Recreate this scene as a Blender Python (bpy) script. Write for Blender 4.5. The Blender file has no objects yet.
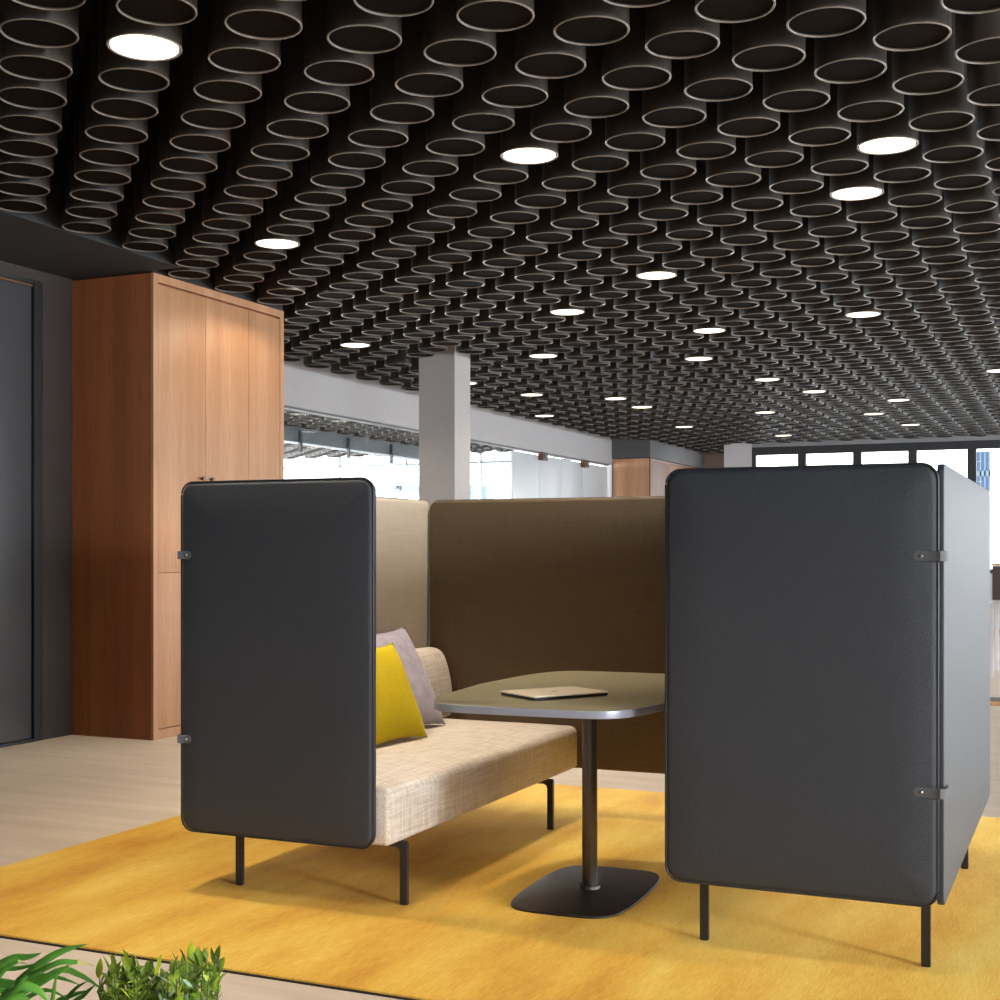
import bpy, bmesh, math, random
from mathutils import Vector, Matrix
random.seed(7)
S = bpy.context.scene
COL = S.collection
PI = math.pi
H = 1.25                      # camera height
ZT = 3.11                     # underside of the ceiling tubes
YAW = math.radians(23.91)

# ------------------------------------------------------------------ materials
def newmat(name):
    m = bpy.data.materials.new(name); m.use_nodes = True
    nt = m.node_tree
    for n in list(nt.nodes): nt.nodes.remove(n)
    out = nt.nodes.new('ShaderNodeOutputMaterial')
    b = nt.nodes.new('ShaderNodeBsdfPrincipled')
    nt.links.new(b.outputs[0], out.inputs[0])
    return m, nt, b, out
def lin(c):
    return tuple(((v/255)/12.92 if v/255 <= .04045 else ((v/255+.055)/1.055)**2.4) for v in c) + (1,)
def mat(name, rgb, rough=.6, metal=0, spec=.5, sheen=0, noise=None, bump=None, coat=0, sheen_tint=None, sheen_rough=.3):
    """noise = (scale xyz, amount, second rgb); bump = (scale xyz, strength)"""
    m, nt, b, out = newmat(name)
    L = nt.links.new
    b.inputs['Base Color'].default_value = lin(rgb)
    b.inputs['Roughness'].default_value = rough
    b.inputs['Metallic'].default_value = metal
    b.inputs['Specular IOR Level'].default_value = spec
    b.inputs['Sheen Weight'].default_value = sheen
    b.inputs['Sheen Roughness'].default_value = sheen_rough
    if sheen_tint: b.inputs['Sheen Tint'].default_value = lin(sheen_tint)
    b.inputs['Coat Weight'].default_value = coat
    if noise or bump:
        tc = nt.nodes.new('ShaderNodeTexCoord')
    if noise:
        sc, amt, rgb2 = noise
        mp = nt.nodes.new('ShaderNodeMapping'); mp.inputs['Scale'].default_value = sc
        L(tc.outputs['Object'], mp.inputs[0])
        n = nt.nodes.new('ShaderNodeTexNoise'); n.inputs['Scale'].default_value = 1; n.inputs['Detail'].default_value = 5
        n.inputs['Roughness'].default_value = .62
        L(mp.outputs[0], n.inputs['Vector'])
        r = nt.nodes.new('ShaderNodeMapRange'); r.inputs[1].default_value = .5-.5/amt*.5; r.inputs[2].default_value = .5+.5/amt*.5
        L(n.outputs['Fac'], r.inputs[0])
        mx = nt.nodes.new('ShaderNodeMix'); mx.data_type = 'RGBA'
        mx.inputs[6].default_value = lin(rgb); mx.inputs[7].default_value = lin(rgb2)
        L(r.outputs[0], mx.inputs[0]); L(mx.outputs[2], b.inputs['Base Color'])
    if bump:
        sc, st = bump
        mp2 = nt.nodes.new('ShaderNodeMapping'); mp2.inputs['Scale'].default_value = sc
        L(tc.outputs['Object'], mp2.inputs[0])
        n2 = nt.nodes.new('ShaderNodeTexNoise'); n2.inputs['Scale'].default_value = 1; n2.inputs['Detail'].default_value = 3
        L(mp2.outputs[0], n2.inputs['Vector'])
        bp = nt.nodes.new('ShaderNodeBump'); bp.inputs['Strength'].default_value = st; bp.inputs['Distance'].default_value = .004
        L(n2.outputs['Fac'], bp.inputs['Height']); L(bp.outputs[0], b.inputs['Normal'])
    return m
def emis(name, rgb, strength):
    m = bpy.data.materials.new(name); m.use_nodes = True
    nt = m.node_tree
    for n in list(nt.nodes): nt.nodes.remove(n)
    out = nt.nodes.new('ShaderNodeOutputMaterial'); e = nt.nodes.new('ShaderNodeEmission')
    e.inputs[0].default_value = lin(rgb); e.inputs[1].default_value = strength
    nt.links.new(e.outputs[0], out.inputs[0])
    return m
def glassmat(name, tint=(250, 252, 252), refl=.08):
    m = bpy.data.materials.new(name); m.use_nodes = True
    nt = m.node_tree
    for n in list(nt.nodes): nt.nodes.remove(n)
    out = nt.nodes.new('ShaderNodeOutputMaterial'); t = nt.nodes.new('ShaderNodeBsdfTransparent')
    g = nt.nodes.new('ShaderNodeBsdfGlossy'); mx = nt.nodes.new('ShaderNodeMixShader')
    t.inputs[0].default_value = lin(tint); g.inputs['Roughness'].default_value = .02
    mx.inputs[0].default_value = refl
    nt.links.new(t.outputs[0], mx.inputs[1]); nt.links.new(g.outputs[0], mx.inputs[2]); nt.links.new(mx.outputs[0], out.inputs[0])
    return m
def weave(name, rgb, rgb2, sx=160, sy=160, rough=.85, plane='x', sheen=0, sheen_tint=None, bumps=.25, streak=1.0, spec=.3, sheen_rough=.3):
    """cloth: two crossed thread patterns modulated by noise, in object space"""
    m, nt, b, out = newmat(name); L = nt.links.new
    b.inputs['Roughness'].default_value = rough; b.inputs['Specular IOR Level'].default_value = spec
    b.inputs['Sheen Weight'].default_value = sheen; b.inputs['Sheen Roughness'].default_value = sheen_rough
    if sheen_tint: b.inputs['Sheen Tint'].default_value = lin(sheen_tint)
    tc = nt.nodes.new('ShaderNodeTexCoord')
    fs = []
    pats = ((sx, 6, sx), (6, sy, 6), (sx*2, sx*2, sx*2)) if plane == 'x' else ((sx, sx, 6), (6, sy, sy), (sx*2, sx*2, sx*2))
    if plane == 'd': pats = ((sx, sx, sx*.35), (sx*.35, sx, sx), (sx*2, sx*2, sx*2))
    for sc in pats:
        mp = nt.nodes.new('ShaderNodeMapping'); mp.inputs['Scale'].default_value = sc
        if plane == 'd':      # diagonal threads: turn the object space by 45 degrees about Y first
            rt = nt.nodes.new('ShaderNodeVectorRotate'); rt.rotation_type = 'Y_AXIS'; rt.inputs['Angle'].default_value = .785
            L(tc.outputs['Object'], rt.inputs['Vector']); L(rt.outputs[0], mp.inputs[0])
        else: L(tc.outputs['Object'], mp.inputs[0])
        n = nt.nodes.new('ShaderNodeTexNoise'); n.inputs['Scale'].default_value = 1; n.inputs['Detail'].default_value = 3
        L(mp.outputs[0], n.inputs['Vector']); fs.append(n)
    a = nt.nodes.new('ShaderNodeMath'); a.operation = 'ADD'; L(fs[0].outputs['Fac'], a.inputs[0]); L(fs[1].outputs['Fac'], a.inputs[1])
    a2 = nt.nodes.new('ShaderNodeMath'); a2.operation = 'ADD'; L(a.outputs[0], a2.inputs[0]); L(fs[2].outputs['Fac'], a2.inputs[1])
    r = nt.nodes.new('ShaderNodeMapRange'); r.inputs[1].default_value = 1.5-.3/streak; r.inputs[2].default_value = 1.5+.3/streak
    L(a2.outputs[0], r.inputs[0])
    mx = nt.nodes.new('ShaderNodeMix'); mx.data_type = 'RGBA'
    mx.inputs[6].default_value = lin(rgb); mx.inputs[7].default_value = lin(rgb2)
    L(r.outputs[0], mx.inputs[0]); L(mx.outputs[2], b.inputs['Base Color'])
    bp = nt.nodes.new('ShaderNodeBump'); bp.inputs['Strength'].default_value = bumps; bp.inputs['Distance'].default_value = .002
    L(a2.outputs[0], bp.inputs['Height']); L(bp.outputs[0], b.inputs['Normal'])
    return m
def woodmat(name, rgb, rgb2, rgb3, rough=.45, vert=True, seed=0):
    m, nt, b, out = newmat(name); L = nt.links.new
    b.inputs['Roughness'].default_value = rough; b.inputs['Specular IOR Level'].default_value = .35
    tc = nt.nodes.new('ShaderNodeTexCoord')
    mp = nt.nodes.new('ShaderNodeMapping'); mp.inputs['Scale'].default_value = (1, 1, .035) if vert else (1, .05, 1)
    mp.inputs['Location'].default_value = (seed, seed*.7, 0)
    L(tc.outputs['Object'], mp.inputs[0])
    n = nt.nodes.new('ShaderNodeTexNoise'); n.inputs['Scale'].default_value = 9; n.inputs['Detail'].default_value = 4; n.inputs['Distortion'].default_value = .3
    L(mp.outputs[0], n.inputs['Vector'])
    f = nt.nodes.new('ShaderNodeTexNoise'); f.inputs['Scale'].default_value = 130; f.inputs['Detail'].default_value = 3
    L(mp.outputs[0], f.inputs['Vector'])
    r = nt.nodes.new('ShaderNodeValToRGB'); e = r.color_ramp.elements
    e[0].position = .3; e[0].color = lin(rgb2); e[1].position = .7; e[1].color = lin(rgb)
    L(n.outputs['Fac'], r.inputs[0])
    rr = nt.nodes.new('ShaderNodeMapRange'); rr.inputs[1].default_value = .5; rr.inputs[2].default_value = .8
    rr.inputs[4].default_value = .65
    L(f.outputs['Fac'], rr.inputs[0])
    mx = nt.nodes.new('ShaderNodeMix'); mx.data_type = 'RGBA'
    L(rr.outputs[0], mx.inputs[0]); L(r.outputs[0], mx.inputs[6]); mx.inputs[7].default_value = lin(rgb3)
    L(mx.outputs[2], b.inputs['Base Color'])
    bp = nt.nodes.new('ShaderNodeBump'); bp.inputs['Strength'].default_value = .08; bp.inputs['Distance'].default_value = .002
    L(f.outputs['Fac'], bp.inputs['Height']); L(bp.outputs[0], b.inputs['Normal'])
    return m
def rugmat():
    m, nt, b, out = newmat('rug_wool'); L = nt.links.new
    b.inputs['Roughness'].default_value = .9; b.inputs['Specular IOR Level'].default_value = .15
    b.inputs['Sheen Weight'].default_value = .25; b.inputs['Sheen Tint'].default_value = lin((255, 220, 130))
    tc = nt.nodes.new('ShaderNodeTexCoord')
    def noise(sc, det, scale=1, rot=0):
        mp = nt.nodes.new('ShaderNodeMapping'); mp.inputs['Scale'].default_value = sc
        mp.inputs['Rotation'].default_value = (0, 0, rot)
        L(tc.outputs['Object'], mp.inputs[0])
        n = nt.nodes.new('ShaderNodeTexNoise'); n.inputs['Scale'].default_value = scale; n.inputs['Detail'].default_value = det
        n.inputs['Roughness'].default_value = .6
        L(mp.outputs[0], n.inputs['Vector']); return n
    a = noise((3.2, .8, 1), 5); c = noise((150, 16, 1), 4); d = noise((1.1, .7, 1), 2)
    g = noise((260, 260, 1), 2)
    s = nt.nodes.new('ShaderNodeMath'); s.operation = 'MULTIPLY_ADD'; L(c.outputs['Fac'], s.inputs[0]); s.inputs[1].default_value = .45; L(a.outputs['Fac'], s.inputs[2])
    s2 = nt.nodes.new('ShaderNodeMath'); s2.operation = 'MULTIPLY_ADD'; L(d.outputs['Fac'], s2.inputs[0]); s2.inputs[1].default_value = .6; L(s.outputs[0], s2.inputs[2])
    s3 = nt.nodes.new('ShaderNodeMath'); s3.operation = 'MULTIPLY_ADD'; L(g.outputs['Fac'], s3.inputs[0]); s3.inputs[1].default_value = .25; L(s2.outputs[0], s3.inputs[2])
    r = nt.nodes.new('ShaderNodeValToRGB'); e = r.color_ramp.elements
    mr = nt.nodes.new('ShaderNodeMapRange'); mr.inputs[1].default_value = .86; mr.inputs[2].default_value = 1.44
    L(s3.outputs[0], mr.inputs[0])
    e[0].position = 0; e[0].color = lin((186, 120, 34)); e[1].position = 1; e[1].color = lin((234, 205, 106))
    k = e.new(.5); k.color = lin((216, 168, 66))
    L(mr.outputs[0], r.inputs[0]); L(r.outputs[0], b.inputs['Base Color'])
    bp = nt.nodes.new('ShaderNodeBump'); bp.inputs['Strength'].default_value = .5; bp.inputs['Distance'].default_value = .003
    L(s3.outputs[0], bp.inputs['Height']); L(bp.outputs[0], b.inputs['Normal'])
    return m

M = {}
M['tube'] = mat('tube_brown', (50, 43, 37), .38, spec=.6)
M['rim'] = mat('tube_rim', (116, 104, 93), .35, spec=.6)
M['tube_shade'] = mat('dark_tube_disc', (28, 22, 19), .95, spec=.04)  # added disc in the hollow tubes, coloured as the shade inside them
M['ceil'] = mat('ceiling_black', (26, 25, 25), .9, spec=.2)
M['soffit'] = mat('soffit_charcoal', (48, 48, 50), .8, spec=.3)
M['wall_dark'] = mat('wall_charcoal', (60, 54, 50), .8, noise=((2, 2, 2), 1, (52, 47, 44)), spec=.3)
M['floor'] = mat('floor_beige', (208, 192, 175), .55, noise=((1.3, 9, 1), 1.3, (190, 174, 157)), bump=((60, 240, 1), .15), spec=.35)
M['rug'] = rugmat()
M['rug_edge'] = mat('rug_binding', (40, 30, 24), .9)
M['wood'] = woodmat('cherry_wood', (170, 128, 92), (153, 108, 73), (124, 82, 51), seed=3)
M['wood_shaded'] = woodmat('cherry_wood_shaded', (148, 90, 54), (120, 69, 39), (86, 46, 26), seed=8)  # cabinet end: same cherry, with its shade put into the colour
M['wood_far'] = woodmat('oak_panelling', (192, 148, 114), (174, 128, 94), (144, 102, 70), seed=5)
M['gap'] = mat('shadow_gap', (30, 18, 12), .9)
M['char'] = weave('charcoal_cloth', (37, 40, 46), (52, 55, 61), 480, 480, plane='d', rough=.5, streak=1.2, sheen=.2, sheen_tint=(205, 215, 240), bumps=.5, spec=.5, sheen_rough=.35)
M['shaded_lining'] = weave('shaded_lining_cloth', (104, 87, 66), (90, 75, 56), 300, 300, plane='y', rough=.8, sheen=.2, bumps=.3)  # back screen lining, darkened in colour for the shade on it
M['taupe'] = weave('taupe_cloth', (178, 165, 148), (165, 151, 134), 300, 300, rough=.8, sheen=.2, bumps=.3)
M['pip'] = mat('black_piping', (30, 30, 33), .45, spec=.6)
M['linen'] = weave('beige_linen', (232, 222, 211), (198, 183, 166), 130, 130, rough=.9, streak=1.3, bumps=.35, sheen=.15)
M['yellow'] = weave('mustard_velvet', (234, 208, 34), (222, 194, 24), 300, 300, rough=.8, sheen=.4, sheen_tint=(255, 240, 120), bumps=.3)
M['greyc'] = mat('grey_velvet', (192, 186, 202), .9, noise=((14, 14, 20), 1.4, (164, 157, 174)), bump=((40, 40, 40), .4), sheen=.4)
M['leg'] = mat('black_steel', (38, 38, 42), .35, metal=.3, spec=.6)
M['strap'] = mat('dark_leather', (88, 88, 92), .6, spec=.35)
M['rivet'] = mat('rivet_steel', (170, 170, 175), .3, metal=1)
M['tabletop'] = mat('olive_laminate', (164, 154, 124), .28, spec=.6)
M['tableedge'] = mat('grey_table_edge', (150, 153, 165), .3, spec=.6, metal=.3)
M['pole'] = mat('bronze_steel', (92, 86, 82), .3, metal=.8)
M['tbase'] = mat('black_plate', (34, 30, 28), .35, spec=.5, metal=.2)
M['laptop'] = mat('champagne_aluminium', (246, 230, 204), .4, metal=0)
M['laptop_dark'] = mat('laptop_base', (40, 38, 40), .4, metal=.5)
M['logo'] = mat('lid_mark', (120, 100, 74), .3)
M['white'] = mat('white_paint', (200, 199, 202), .7, noise=((40, 40, 40), 1, (190, 189, 193)), spec=.3)
M['beam'] = mat('beam_paint', (170, 167, 168), .75, noise=((50, 50, 50), 1, (161, 158, 159)), spec=.3)
M['frame'] = mat('dark_window_frame', (44, 45, 48), .5)
M['innerbeam'] = mat('inner_beam_grey', (104, 108, 112), .6, noise=((1, 3, 1), 1, (94, 98, 102)))
M['lightframe'] = mat('pale_window_frame', (200, 203, 206), .5)
M['headerpaint'] = mat('grey_header', (134, 136, 140), .7)
M['bulk'] = mat('bulkhead_grey', (84, 84, 86), .8)
M['column'] = mat('column_plaster', (160, 156, 154), .8, noise=((60, 60, 60), 1, (150, 146, 144)))
M['wood_fardoor'] = woodmat('brown_veneer', (112, 70, 40), (94, 56, 30), (70, 40, 20), seed=2)
M['track'] = mat('grey_door_track', (96, 98, 102), .5, metal=.3)
M['panelw'] = mat('white_glass_panel', (186, 189, 193), .3, spec=.5)
M['bracket'] = mat('brown_bracket', (96, 66, 48), .5)
M['brownwall'] = mat('brown_wall', (128, 110, 98), .8)
M['doorleaf'] = mat('graphite_door', (60, 61, 64), .28, spec=.8, coat=.2)
M['doorframe'] = mat('black_door_frame', (18, 18, 19), .5)
M['reveal'] = mat('door_reveal', (88, 60, 36), .6)
M['glass'] = glassmat('clear_glass')
M['chrome'] = mat('steel_knob', (90, 80, 74), .3, metal=1)
M['light'] = emis('lamp_disc', (255, 240, 216), 3)
M['lamp_trim'] = mat('lamp_trim', (96, 84, 74), .4)
M['sky_bld'] = mat('pale_tower', (228, 232, 236), .6)
M['blue_bld'] = mat('blue_tower', (40, 62, 98), .35)
M['teal_bld'] = mat('grey_blue_tower', (78, 98, 110), .4)
M['leaf'] = mat('blade_green', (100, 158, 52), .45, noise=((12, 12, 12), 1.3, (58, 112, 34)), spec=.5)
M['leaf_tip'] = mat('dry_tip', (196, 186, 120), .7)
M['bush'] = mat('bush_green', (126, 150, 40), .5, noise=((30, 30, 30), 1.5, (80, 110, 28)))
M['bush_pale'] = mat('bush_pale', (150, 176, 150), .5)
M['bush_lime'] = mat('bush_lime', (178, 196, 40), .5)
M['stem'] = mat('stem_green', (70, 76, 34), .7)
M['planter'] = mat('planter_grey', (120, 114, 108), .7)
M['soil'] = mat('soil', (44, 32, 24), .95)
M['desk'] = mat('white_desk', (214, 210, 212), .4)
M['screen'] = mat('brown_desk_screen', (66, 54, 52), .8)
M['deskwood'] = mat('desk_wood_edge', (176, 128, 80), .5)
M['black'] = mat('black_plastic', (20, 20, 22), .5)
M['cream'] = mat('cream_plastic', (236, 228, 214), .5)

# ------------------------------------------------------------------ helpers
def mesh_obj(name, bm, m, parent=None, smooth=None, loc=None):
    me = bpy.data.meshes.new(name); bm.normal_update(); bm.to_mesh(me); bm.free()
    for x in (m if isinstance(m, (list, tuple)) else [m]): me.materials.append(x)
    o = bpy.data.objects.new(name, me); COL.objects.link(o)
    if parent: o.parent = parent
    if loc: o.location = loc
    if smooth is not None:
        for p in me.polygons: p.use_smooth = True
        if smooth < 180:
            try: me.set_sharp_from_angle(angle=math.radians(smooth))
            except Exception: pass
    return o
def tag(o, label, cat, group=None, kind=None):
    if label: o['label'] = label
    if cat: o['category'] = cat
    if group: o['group'] = group
    if kind: o['kind'] = kind
    return o
def thing(name, label, cat, loc=(0, 0, 0), rotz=0, group=None):
    o = bpy.data.objects.new(name, None); COL.objects.link(o)
    o.empty_display_size = .1; o.location = loc; o.rotation_euler = (0, 0, rotz)
    return tag(o, label, cat, group)
def bx(bm, x0, x1, y0, y1, z0, z1, mi=0, bev=0):
    v = [bm.verts.new((x, y, z)) for z in (z0, z1) for y in (y0, y1) for x in (x0, x1)]
    fs = [bm.faces.new([v[i] for i in f]) for f in ((0, 2, 3, 1), (4, 5, 7, 6), (0, 1, 5, 4), (2, 6, 7, 3), (0, 4, 6, 2), (1, 3, 7, 5))]
    for f in fs: f.material_index = mi
    if bev:
        es = list({e for f in fs for e in f.edges})
        bmesh.ops.bevel(bm, geom=es, offset=bev, segments=2, profile=.7, affect='EDGES', clamp_overlap=True)
def box(name, m, x0, x1, y0, y1, z0, z1, parent=None, bev=0, kind=None):
    bm = bmesh.new(); bx(bm, x0, x1, y0, y1, z0, z1, bev=bev)
    o = mesh_obj(name, bm, m, parent, 35 if bev else None)
    if kind: o['kind'] = kind
    return o
def cyl(bm, x, y, z0, z1, r, n=24, r2=None, mi=0, cap=True):
    r2 = r if r2 is None else r2
    a = [bm.verts.new((x+r*math.cos(2*PI*k/n), y+r*math.sin(2*PI*k/n), z0)) for k in range(n)]
    b = [bm.verts.new((x+r2*math.cos(2*PI*k/n), y+r2*math.sin(2*PI*k/n), z1)) for k in range(n)]
    for k in range(n):
        f = bm.faces.new([a[k], a[(k+1) % n], b[(k+1) % n], b[k]]); f.material_index = mi
    if cap:
        bm.faces.new(a[::-1]).material_index = mi; bm.faces.new(b).material_index = mi
def tube_path(bm, pts, r, n=8, mi=0, closed=False):
    pts = [Vector(p) for p in pts]; rings = []; N = len(pts)
    up0 = Vector((0, 0, 1))
    for i, p in enumerate(pts):
        if closed: t = (pts[(i+1) % N]-pts[i-1])
        else: t = (pts[min(i+1, N-1)]-pts[max(i-1, 0)])
        t.normalize()
        s = t.cross(up0)
        if s.length < .1: s = t.cross(Vector((1, 0, 0)) if abs(t.x) < .9 else Vector((0, 1, 0)))
        s.normalize(); u = s.cross(t).normalized()
        rr = r[i] if isinstance(r, (list, tuple)) else r
        rings.append([bm.verts.new(p+(s*math.cos(2*PI*k/n)+u*math.sin(2*PI*k/n))*rr) for k in range(n)])
    for i in range(N if closed else N-1):
        a, b = rings[i], rings[(i+1) % N]
        # align closed ring frames
        for k in range(n):
            f = bm.faces.new([a[k], a[(k+1) % n], b[(k+1) % n], b[k]]); f.material_index = mi
    if not closed:
        bm.faces.new(rings[0][::-1]).material_index = mi; bm.faces.new(rings[-1]).material_index = mi
def rrect(w, h, r, n=7):
    """rounded rectangle outline centred at 0, list of (u,v)"""
    r = max(r, 1e-4); P = []
    for cx, cy, a0 in ((w/2-r, h/2-r, 0), (-w/2+r, h/2-r, 90), (-w/2+r, -h/2+r, 180), (w/2-r, -h/2+r, 270)):
        for k in range(n+1):
            a = math.radians(a0+90*k/n); P.append((cx+r*math.cos(a), cy+r*math.sin(a)))
    return P
def superell(a, b, n, N=72):
    P = []
    for k in range(N):
        t = 2*PI*k/N; c, s = math.cos(t), math.sin(t)
        P.append((a*math.copysign(abs(c)**(2/n), c), b*math.copysign(abs(s)**(2/n), s)))
    return P
def slab(outline, t, e, to3, seg=5, mi=(0, 0, 0), puff=0):
    """slab bounded by outline(inset)->pts, thickness t, rounded edge e; to3(u,v,w); mi = (minus side, edge, plus side)"""
    bm = bmesh.new(); rings = []; wz = []
    for k in range(seg+1):
        a = PI/2*k/seg; rings.append((e*(1-math.sin(a)), -t/2+e*(1-math.cos(a))))
    prof = [(i, w) for i, w in rings] + [(i, -w) for i, w in reversed(rings)]
    vs = []
    for ins, w in prof:
        vs.append([bm.verts.new(to3(u, v, w)) for u, v in outline(ins)])
    n = len(vs[0])
    for j in range(len(vs)-1):
        for k in range(n):
            f = bm.faces.new([vs[j][k], vs[j][(k+1) % n], vs[j+1][(k+1) % n], vs[j+1][k]])
            f.material_index = mi[1]
    for side, ring in ((0, vs[0]), (1, vs[-1])):
        if puff:
            # soft centre: fan of inset rings
            c = 4; prev = ring
            ins0 = prof[0][0]
            for q in range(1, c+1):
                ins = ins0 + .03*q
                w = (t/2 + puff*(1-(1-q/c)**2))*(-1 if side == 0 else 1)
                cur = [bm.verts.new(to3(u, v, w)) for u, v in outline(ins)]
                for k in range(n):
                    f = bm.faces.new([prev[k], prev[(k+1) % n], cur[(k+1) % n], cur[k]]); f.material_index = mi[0] if side == 0 else mi[2]
                prev = cur
            ring = prev
        f = bm.faces.new(ring if side else ring[::-1]); f.material_index = mi[0] if side == 0 else mi[2]
    bmesh.ops.recalc_face_normals(bm, faces=bm.faces)
    return bm

# ------------------------------------------------------------------ camera
cam = bpy.data.cameras.new('camera'); co = bpy.data.objects.new('camera', cam); COL.objects.link(co)
co.location = (0, 0, H); co.rotation_euler = (PI/2, 0, YAW)
cam.sensor_width = 36; cam.sensor_fit = 'HORIZONTAL'; cam.lens = 1336.2/1000*36
cam.shift_x = (500-497.7)/1000; cam.shift_y = (551.8-500)/1000
cam.clip_start = .05; cam.clip_end = 500
S.camera = co

# ------------------------------------------------------------------ room shell
def struct(name, m, *a, **k): return box(name, m, *a, kind='structure', **k)
struct('floor', M['floor'], -17, 7.2, -5, 26, -.1, 0)
struct('ceiling', M['ceil'], -17, 7.2, -5, 26, 3.56, 3.7)
struct('ceiling_soffit', M['soffit'], -6.5, -5.44, -5, 7.16, ZT, 3.56)
struct('ceiling_soffit_above_cabinet', M['soffit'], -6.5, -5.69, 7.16, 8.75, ZT, 3.56)
# left wall with a recessed graphite door
struct('wall_left', M['wall_dark'], -6.56, -6.36, 6.885, 8.75, 0, ZT)
struct('wall_left_far', M['wall_dark'], -6.56, -6.36, -5, 4.9, 0, ZT)
struct('wall_left_lintel', M['wall_dark'], -6.56, -6.36, 4.9, 6.885, 3.04, ZT)
struct('wall_left_return', M['wall_dark'], -7.6, -6.36, 8.75, 8.95, 0, 3.56)
dr = thing('door_1', None, None, (-6.42, 5.88, 0)); dr['kind'] = 'structure'
bm = bmesh.new(); bx(bm, -.10, .066, -.98, -.88, 0, 3.04); bx(bm, -.10, .066, .925, 1.004, 0, 3.04); bx(bm, -.10, .066, -.88, .925, 3.012, 3.04); bx(bm, .03, .07, -.88, .92, 0, .02)
mesh_obj('door_frame', bm, M['doorframe'], dr)
bm = bmesh.new(); bx(bm, .0, .045, -.878, .922, .022, 2.995, bev=.004); mesh_obj('door_leaf', bm, M['doorleaf'], dr, 35)
bm = bmesh.new(); bx(bm, .0, .052, -.88, .925, 2.996, 3.011); mesh_obj('door_head', bm, M['reveal'], dr)
# grey beam over the glazed partition on the left
struct('wall_partition_beam', M['beam'], -7.6, -7.45, 8.95, 21.6, 2.735, 3.56)
struct('trim_1', M['track'], -7.57, -7.48, 8.95, 21.55, 2.715, 2.735)
struct('trim_2', M['track'], -7.56, -7.49, 8.95, 21.55, 0, .04)
# glazed partition: clear panes, then white back-painted panels
ys = [8.97, 11.2, 13.3, 15.4, 17.45]
for i in range(4):
    w = box('window_%d' % (i+1), M['glass'], -7.531, -7.519, ys[i]+.004, ys[i+1]-.004, .04, 2.715, kind='structure')
ys2 = [17.45, 18.47, 19.39, 20.38, 21.56]
for i in range(4):
    bm = bmesh.new(); bx(bm, -7.54, -7.51, ys2[i]+.008, ys2[i+1]-.008, .04, 2.69, bev=.004)
    o = mesh_obj('sliding_panel', bm, M['panelw'], None, 35)
    tag(o, ['white sliding wall panel beside the clear glass, nearest the white column',
            'white sliding wall panel under the nearer hanging brown bracket',
            'white sliding wall panel between the two brown brackets',
            'white sliding wall panel touching the far wooden cabinet'][i], 'panel', 'white panels of the sliding partition')
for i, y in enumerate((18.52, 20.33)):
    t = thing('hanging_bracket', ['small brown roller bracket under the grey beam, nearer the column', 'small brown roller bracket under the grey beam, nearer the far wooden cabinet'][i], 'bracket', (-7.47, y, 2.735), 0, 'roller brackets of the sliding partition')
    bm = bmesh.new(); bx(bm, -.04, .04, -.1, .1, -.12, 0, bev=.006); mesh_obj('housing', bm, M['bracket'], t, 35)
    bm = bmesh.new(); bx(bm, .04, .055, -.05, .05, -.09, -.03, bev=.003); mesh_obj('cover', bm, M['track'], t, 35)
# second room behind the glass
struct('wall_inner_beam', M['innerbeam'], -11.35, -11.1, 8.95, 23, 2.93, 3.56)
struct('wall_outer', M['white'], -17, -16.8, -5, 10.4, 0, 3.56)
struct('wall_outer_header', M['white'], -17, -16.8, 10.4, 23, 2.9, 3.56)
struct('wall_outer_end', M['white'], -17, -16.8, 22.8, 23, 0, 2.9)
struct('wall_second_room_front', M['white'], -16.8, -7.6, 8.6, 8.95, 0, 3.56)
for i, y in enumerate((17.5, 18.95, 20.42)):
    struct('trim_%d' % (3+i), M['frame'], -11.1, -11.06, y, y+.05, 2.78, 3.11)
# white column
struct('wall_column', M['column'], -5.89, -5.51, 11.42, 11.77, 0, 3.56)
# back: brown wall, white pier, window wall
struct('wall_back_brown', M['brownwall'], -7.6, -5.86, 25, 25.2, 0, 3.56)
struct('wall_back_pier', M['white'], -5.86, -5.37, 23, 23.25, 0, 3.56)
struct('wall_back_header', M['headerpaint'], -5.37, 7.2, 23, 23.25, 3.06, 3.56)
struct('wall_back_sill', M['white'], -5.37, 7.2, 23, 23.25, 0, .9)
struct('wall_right', M['white'], 7.0, 7.2, -5, 23, 0, .5)
struct('wall_right_header', M['white'], 7.0, 7.2, -5, 23, 3.0, 3.56)
struct('wall_behind', M['white'], -6.5, 7.2, -5.2, -5, 0, 3.56)
struct('wall_second_room_header', M['white'], -16.8, -7.6, 23, 23.25, 3.36, 3.56)
struct('wall_second_room_end', M['beam'], -7.6, -7.45, 21.6, 25, 0, 3.56)
# window frames of the back wall
def window(name, x0, x1, Y, z0, z1, fw=.068, rail=None):
    t = thing(name, None, None, ((x0+x1)/2, Y, z0)); t['kind'] = 'structure'
    w = (x1-x0)/2; h = z1-z0
    bm = bmesh.new()
    bx(bm, -w, -w+fw, 0, .1, 0, h); bx(bm, w-fw, w, 0, .1, 0, h); bx(bm, -w+fw, w-fw, 0, .1, h-fw*2, h); bx(bm, -w+fw, w-fw, 0, .1, 0, fw)
    if rail:
        rb = bmesh.new(); bx(rb, -w+fw, w-fw, .02, .038, rail-z0-.02, rail-z0+.02); mesh_obj('window_rail', rb, M['track'], t)
    mesh_obj('window_frame', bm, M['frame'] if not rail else M['lightframe'], t)
    bm = bmesh.new(); bx(bm, -w+fw, w-fw, .04, .05, fw, h-fw*2); mesh_obj('window_pane', bm, M['glass'], t)
wx = [-5.37, -4.51, -3.585, -2.69, -1.76, -.75, .3, 1.4, 2.5, 3.6, 4.7, 5.8, 6.9]
for i in range(len(wx)-1): window('window_%d' % (5+i), wx[i], wx[i+1], 23.0, .9, 3.06)
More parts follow.
